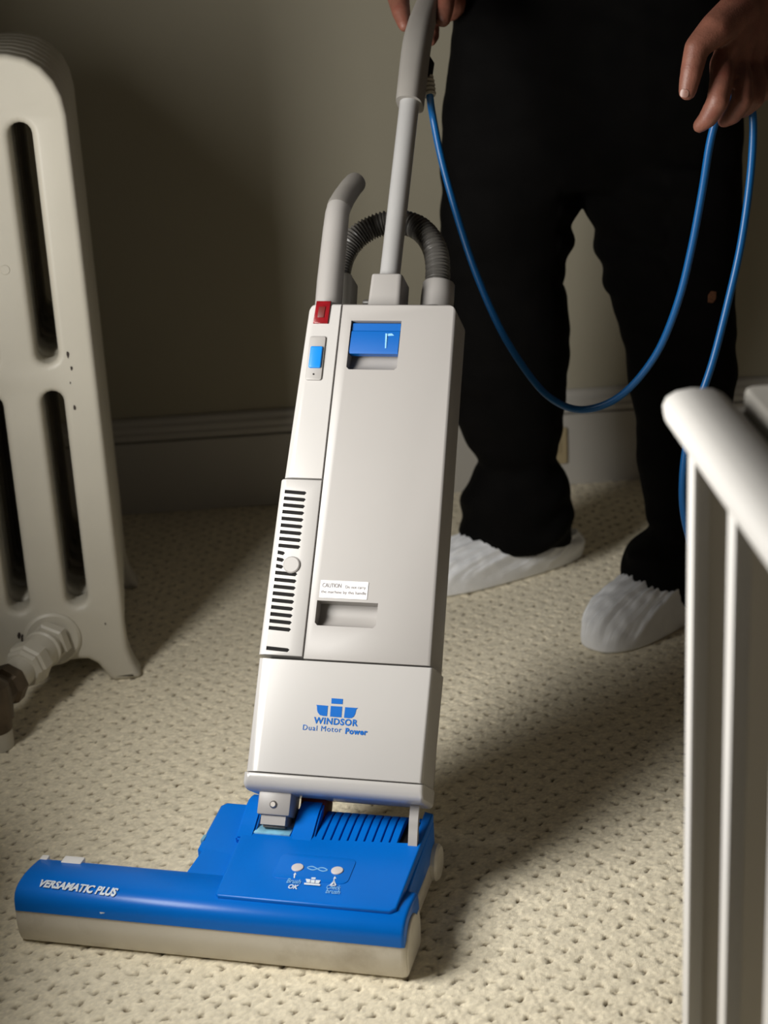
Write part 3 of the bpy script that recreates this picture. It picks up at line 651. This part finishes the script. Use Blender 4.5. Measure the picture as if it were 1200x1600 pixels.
# his right arm (left in the picture): hand closed over the grip
def gb(u, w_, v): return WBM @ Vector((u, w_, v))
WRR = gb(-.015, .25, 1.22)
ELR = Vector((.02, 2.62, 1.17))
capsules(bm, [SR, ELR, WRR], [.055, .046, .030])
def digb(pts, rads): capsules(bm, [gb(*p) for p in pts], rads, 14)
for u_ in (-.036, -.024, -.012, .0):
    digb([(-.015 + u_ * .5, .245, 1.215), (u_, .185, 1.235)], [.024, .016])
def digp(pts, rads): capsules(bm, [WBM @ uvw(x, y, w_) for x, y, w_ in pts], rads, 14)
digp([(655, -60, .19), (624, -50, .14), (622, -6, .110), (627, 20, .102), (632, 40, .100)], [.018, .017, .0165, .0135, .0095])
digp([(668, -70, .17), (699, -58, .125), (699, -18, .102), (695, 14, .092), (692, 31, .090)], [.016, .0145, .0138, .0128, .0112])
digp([(660, -60, .18), (688, -40, .150), (688, -5, .135), (682, 22, .126), (676, 34, .120)], [.016, .0135, .0120, .0105, .0090])
digp([(655, -50, .19), (672, -10, .165), (677, 34, .145), (678, 56, .135), (673, 65, .128)], [.016, .0115, .0090, .0085, .0078])
body = worn('body', remesh(bm, .0030, 5, .5), M_SKIN)
# nails, eyes, hair
def nail(c, n, up_, wd, ln):
    n = Vector(n).normalized(); up_ = (Vector(up_) - n * Vector(up_).dot(n)).normalized(); sd = n.cross(up_)
    return plate([rrect(-wd, wd, -ln, ln, wd * .7)], .0012, .0004, lambda x, y, z: Vector(c) + sd * x + up_ * y + n * (z - (x / wd) ** 2 * .0016))
nc = A(1071.5, 145, 2.170); nu = A(1078, 118, 2.172) - A(1073, 148, 2.170)
nn = Vector((-.30, -.80, .05))
worn('fingernail', nail(nc + nn.normalized() * .0108, nn, nu, .0056, .0052), M_NAIL, body)
for sx in (-1, 1):
    bm = bmesh.new(); ellipsoid(bm, (.385 + sx * .031, 2.588, 1.650), (.0125, .0125, .0125)); eye = worn('eye', bm2me(bm), M_EYE, body)
    bm = bmesh.new(); ellipsoid(bm, (.385 + sx * .031, 2.5775, 1.649), (.0055, .003, .0055)); worn('iris', bm2me(bm), M_IRIS, body)
bm = bmesh.new(); ellipsoid(bm, (.385, 2.685, 1.665), (.082, .090, .100)); ellipsoid(bm, (.385, 2.700, 1.62), (.080, .075, .09)); ellipsoid(bm, (.385, 2.645, 1.712), (.070, .080, .045))
worn('hair', remesh(bm, .006, 2), M_HAIR)
# ---- trousers: rings between the left and right outline of each leg
def lring(xl, xr, y, Yc, kd=.92, n=28, sq=2.3):
    a, c = A(xl, y, Yc), A(xr, y, Yc); m_ = (a + c) / 2; rx = (c - a).length / 2; z = m_.z
    return [Vector((m_.x + rx * math.copysign(abs(math.cos(t)) ** (2 / sq), math.cos(t)), m_.y + rx * kd * math.copysign(abs(math.sin(t)) ** (2 / sq), math.sin(t)), z)) for t in (2 * PI * k / n for k in range(n))]
legL = [(688, 908, 250, 2.745, .80), (688, 908, 300, 2.75, .85), (689, 893, 370, 2.76, .88), (692, 882, 430, 2.775, .92), (694, 889, 500, 2.785, .95), (697, 890, 560, 2.80, .95), (706, 882, 640, 2.815, .95), (728, 873, 690, 2.825, 1.0), (750, 868, 720, 2.83, 1.0),
        (738, 882, 742, 2.83, .95), (724, 893, 768, 2.83, .88), (719, 896, 800, 2.83, .84), (719, 896, 828, 2.832, .80), (725, 893, 846, 2.835, .76)]
legR = [(908, 1158, 250, 2.735, .78), (909, 1158, 300, 2.735, .82), (930, 1156, 370, 2.73, .84), (942, 1151, 430, 2.715, .88), (958, 1148, 480, 2.70, .9), (976, 1150, 537, 2.685, .92), (987, 1148, 607, 2.66, .95), (994, 1138, 680, 2.64, 1.0), (998, 1130, 730, 2.625, 1.05), (1010, 1122, 790, 2.61, 1.05), (1017, 1120, 822, 2.605, 1.0),
        (996, 1122, 838, 2.60, .95), (974, 1120, 856, 2.59, .88), (971, 1118, 885, 2.585, .85), (976, 1112, 915, 2.58, .80), (990, 1105, 932, 2.578, .75)]
pel = [(688, 1160, 290, 2.74, .36), (687, 1160, 250, 2.74, .42), (690, 1160, 180, 2.742, .44), (697, 1158, 100, 2.745, .46), (704, 1152, 30, 2.75, .47), (712, 1140, -40, 2.76, .47), (720, 1132, -90, 2.765, .46)]
bm = bmesh.new()
for lg_ in (legL, legR, pel): bm.from_mesh(loft([lring(*r) for r in lg_]))
tr = remesh(bm, .0065, 8, .5)
def fold(p):
    x, y, z = p
    f = noise.noise(Vector((x * 9, y * 9, z * 16))) * .0055 + noise.noise(Vector((x * 16 + z * 14, y * 16, z * 30))) * .0030
    side = .262 if x < .36 else .48
    if z < .24: f += (1 - z / .24) * .0065 * math.sin(z * 95 + 2.2 * math.sin((x - side) * 24 + y * 19))
    if .52 < z < .72 and .30 < x < .46: f += .003 * math.sin(z * 110 + (x - .38) * 30)
    return f
nv = [v.normal.copy() for v in tr.vertices]
for v, n_ in zip(tr.vertices, nv): v.co += n_ * fold(v.co)
tro = worn('trousers', tr, M_CLOTH)
# small woven patch by the knee
pc_ = A(1112, 464, 2.56)
pn = Vector((.25, -1, .1)).normalized()
M_PATCH = mat('woven_patch', (.10, .035, .012), .8, .4, 400)
bb = bpy.data.objects['trousers']
hit = None
dirp = ray(1112, 464).normalized()
ok, loc_, nrm_, _ = bb.ray_cast(CAM - POFF, dirp)
if ok:
    n_ = nrm_.normalized(); up_ = (Vector((.25, 0, 1)) - n_ * Vector((.25, 0, 1)).dot(n_)).normalized(); sd_ = up_.cross(n_)
    link('logo_patch', plate([[(-.006, -.009), (.003, -.009), (.007, -.002), (.006, .009), (-.003, .009), (-.007, .002)]], .0016, .0005, lambda x, y, z: loc_ + n_ * (.0012 + z) + sd_ * x + up_ * y), M_PATCH, bb, 0)
# shirt over the trunk and upper arms
bm = bmesh.new()
capsules(bm, [hipc + Vector((0, .01, .20)), Vector((.38, 2.75, 1.14)), Vector((.385, 2.72, 1.25)), Vector((.385, 2.71, 1.35))], [.155, .150, .158, .13])
capsules(bm, [hipc + Vector((-.09, .01, .16)), SR + Vector((.05, 0, -.06))], [.10, .10]); capsules(bm, [hipc + Vector((.09, .01, .16)), SL + Vector((-.05, 0, -.06))], [.10, .10])
capsules(bm, [SR, Vector((.385, 2.71, 1.415)), SL], [.075, .098, .075])
capsules(bm, [SR, SR.lerp(ELR, .62)], [.074, .066]); capsules(bm, [SL, SL.lerp(ELL, .62)], [.074, .066])
sh = remesh(bm, .008, 5)
for v in sh.vertices: v.co += v.normal * noise.noise(v.co * 14) * .006
worn('shirt', sh, M_SHIRT)
# ---- disposable shoe covers
def shoe_cover(heel, toe, zo, oc, orad, seed, wid=.056):
    ax = (toe - heel); L = ax.length; ax.normalize(); sd = Vector((-ax.y, ax.x, 0)); NT, NR = 300, 36
    verts = []; 
    def outline(th):
        c, s = math.cos(th), math.sin(th)
        u = .5 + .5 * math.copysign(abs(c) ** .72, c)
        wv = (wid * .80 + (wid * .26) * u) * math.copysign(abs(s) ** .80, s)
        return u * L, wv
    bm = bmesh.new(); R = []
    for j in range(NR + 1):
        t = j / NR; row = []
        for k in range(NT):
            th = 2 * PI * k / NT; bu, bv = outline(th)
            ou = oc * L + orad[0] * math.cos(th); ov = orad[1] * math.sin(th)
            hz_ = t ** 1.7; ht = 1 - (1 - t) ** 2.0
            top = zo + .016 * math.cos(th)                # the opening climbs towards the instep
            bul = .010 * math.sin(PI * min(t * 1.6, 1)) 
            u = bu + (ou - bu) * hz_; v = bv + (ov - bv) * hz_
            dl = math.hypot(u - oc * L, v) + 1e-6
            u += (u - oc * L) / dl * bul * .7; v += v / dl * bul * .7
            z = .002 + top * ht
            sk = th + .55 * (1 - t) * math.sin(th + .4)          # folds run slantwise from the gathered hem
            cs_, sn_ = math.cos(sk), math.sin(sk)
            a1 = noise.noise(Vector((cs_ * 3.2 + seed, sn_ * 3.2, t * 1.2 + seed)))
            a2 = noise.noise(Vector((cs_ * 7.5 + seed * 2, sn_ * 7.5, t * 1.6 + seed)))
            a3 = noise.noise(Vector((cs_ * 17 + seed, sn_ * 17, t * 2.6)))
            a4 = noise.noise(Vector((u * 55, v * 55 + seed, z * 55)))
            rdg = lambda q_: 1 - 2.6 * abs(q_)
            gath = .0030 * math.sin(th * 31 + 5 * a1) * t ** 3
            dsp = (a1 * .0075 + rdg(a2) * .0019 * (.6 + a1 * 1.5) + rdg(a3) * .0011 * (.3 + t) + a4 * .0030) * min(1, t * 5) * (1 if t < .97 else .6) + gath
            u += (u - oc * L) / dl * dsp * .75; v += v / dl * dsp * .75; z += dsp * .75 * (1 if t > .04 else 0)
            P = heel + ax * u + sd * v; row.append(bm.verts.new((P.x, P.y, max(z, .0012))))
        R.append(row)
    row = []                                              # turned-in elastic hem
    for k in range(NT):
        p = R[-1][k].co; c = heel + ax * (oc * L); row.append(bm.verts.new((p.x + (c.x - p.x) * .12, p.y + (c.y - p.y) * .12, p.z - .010)))
    R.append(row)
    for a, b_ in zip(R, R[1:]):
        for k in range(NT): bm.faces.new((a[k], a[(k + 1) % NT], b_[(k + 1) % NT], b_[k]))
    bm.faces.new(R[0][::-1])
    return bm2me(bm)
worn('shoe_cover', shoe_cover(Vector((.352, 2.890, 0)), Vector((.045, 2.732, 0)), .062, .30, (.088, .056), 3.), M_COVER)
worn('shoe_cover', shoe_cover(Vector((.560, 2.690, 0)), Vector((.318, 2.462, 0)), .066, .33, (.086, .056), 11., .060), M_COVER)
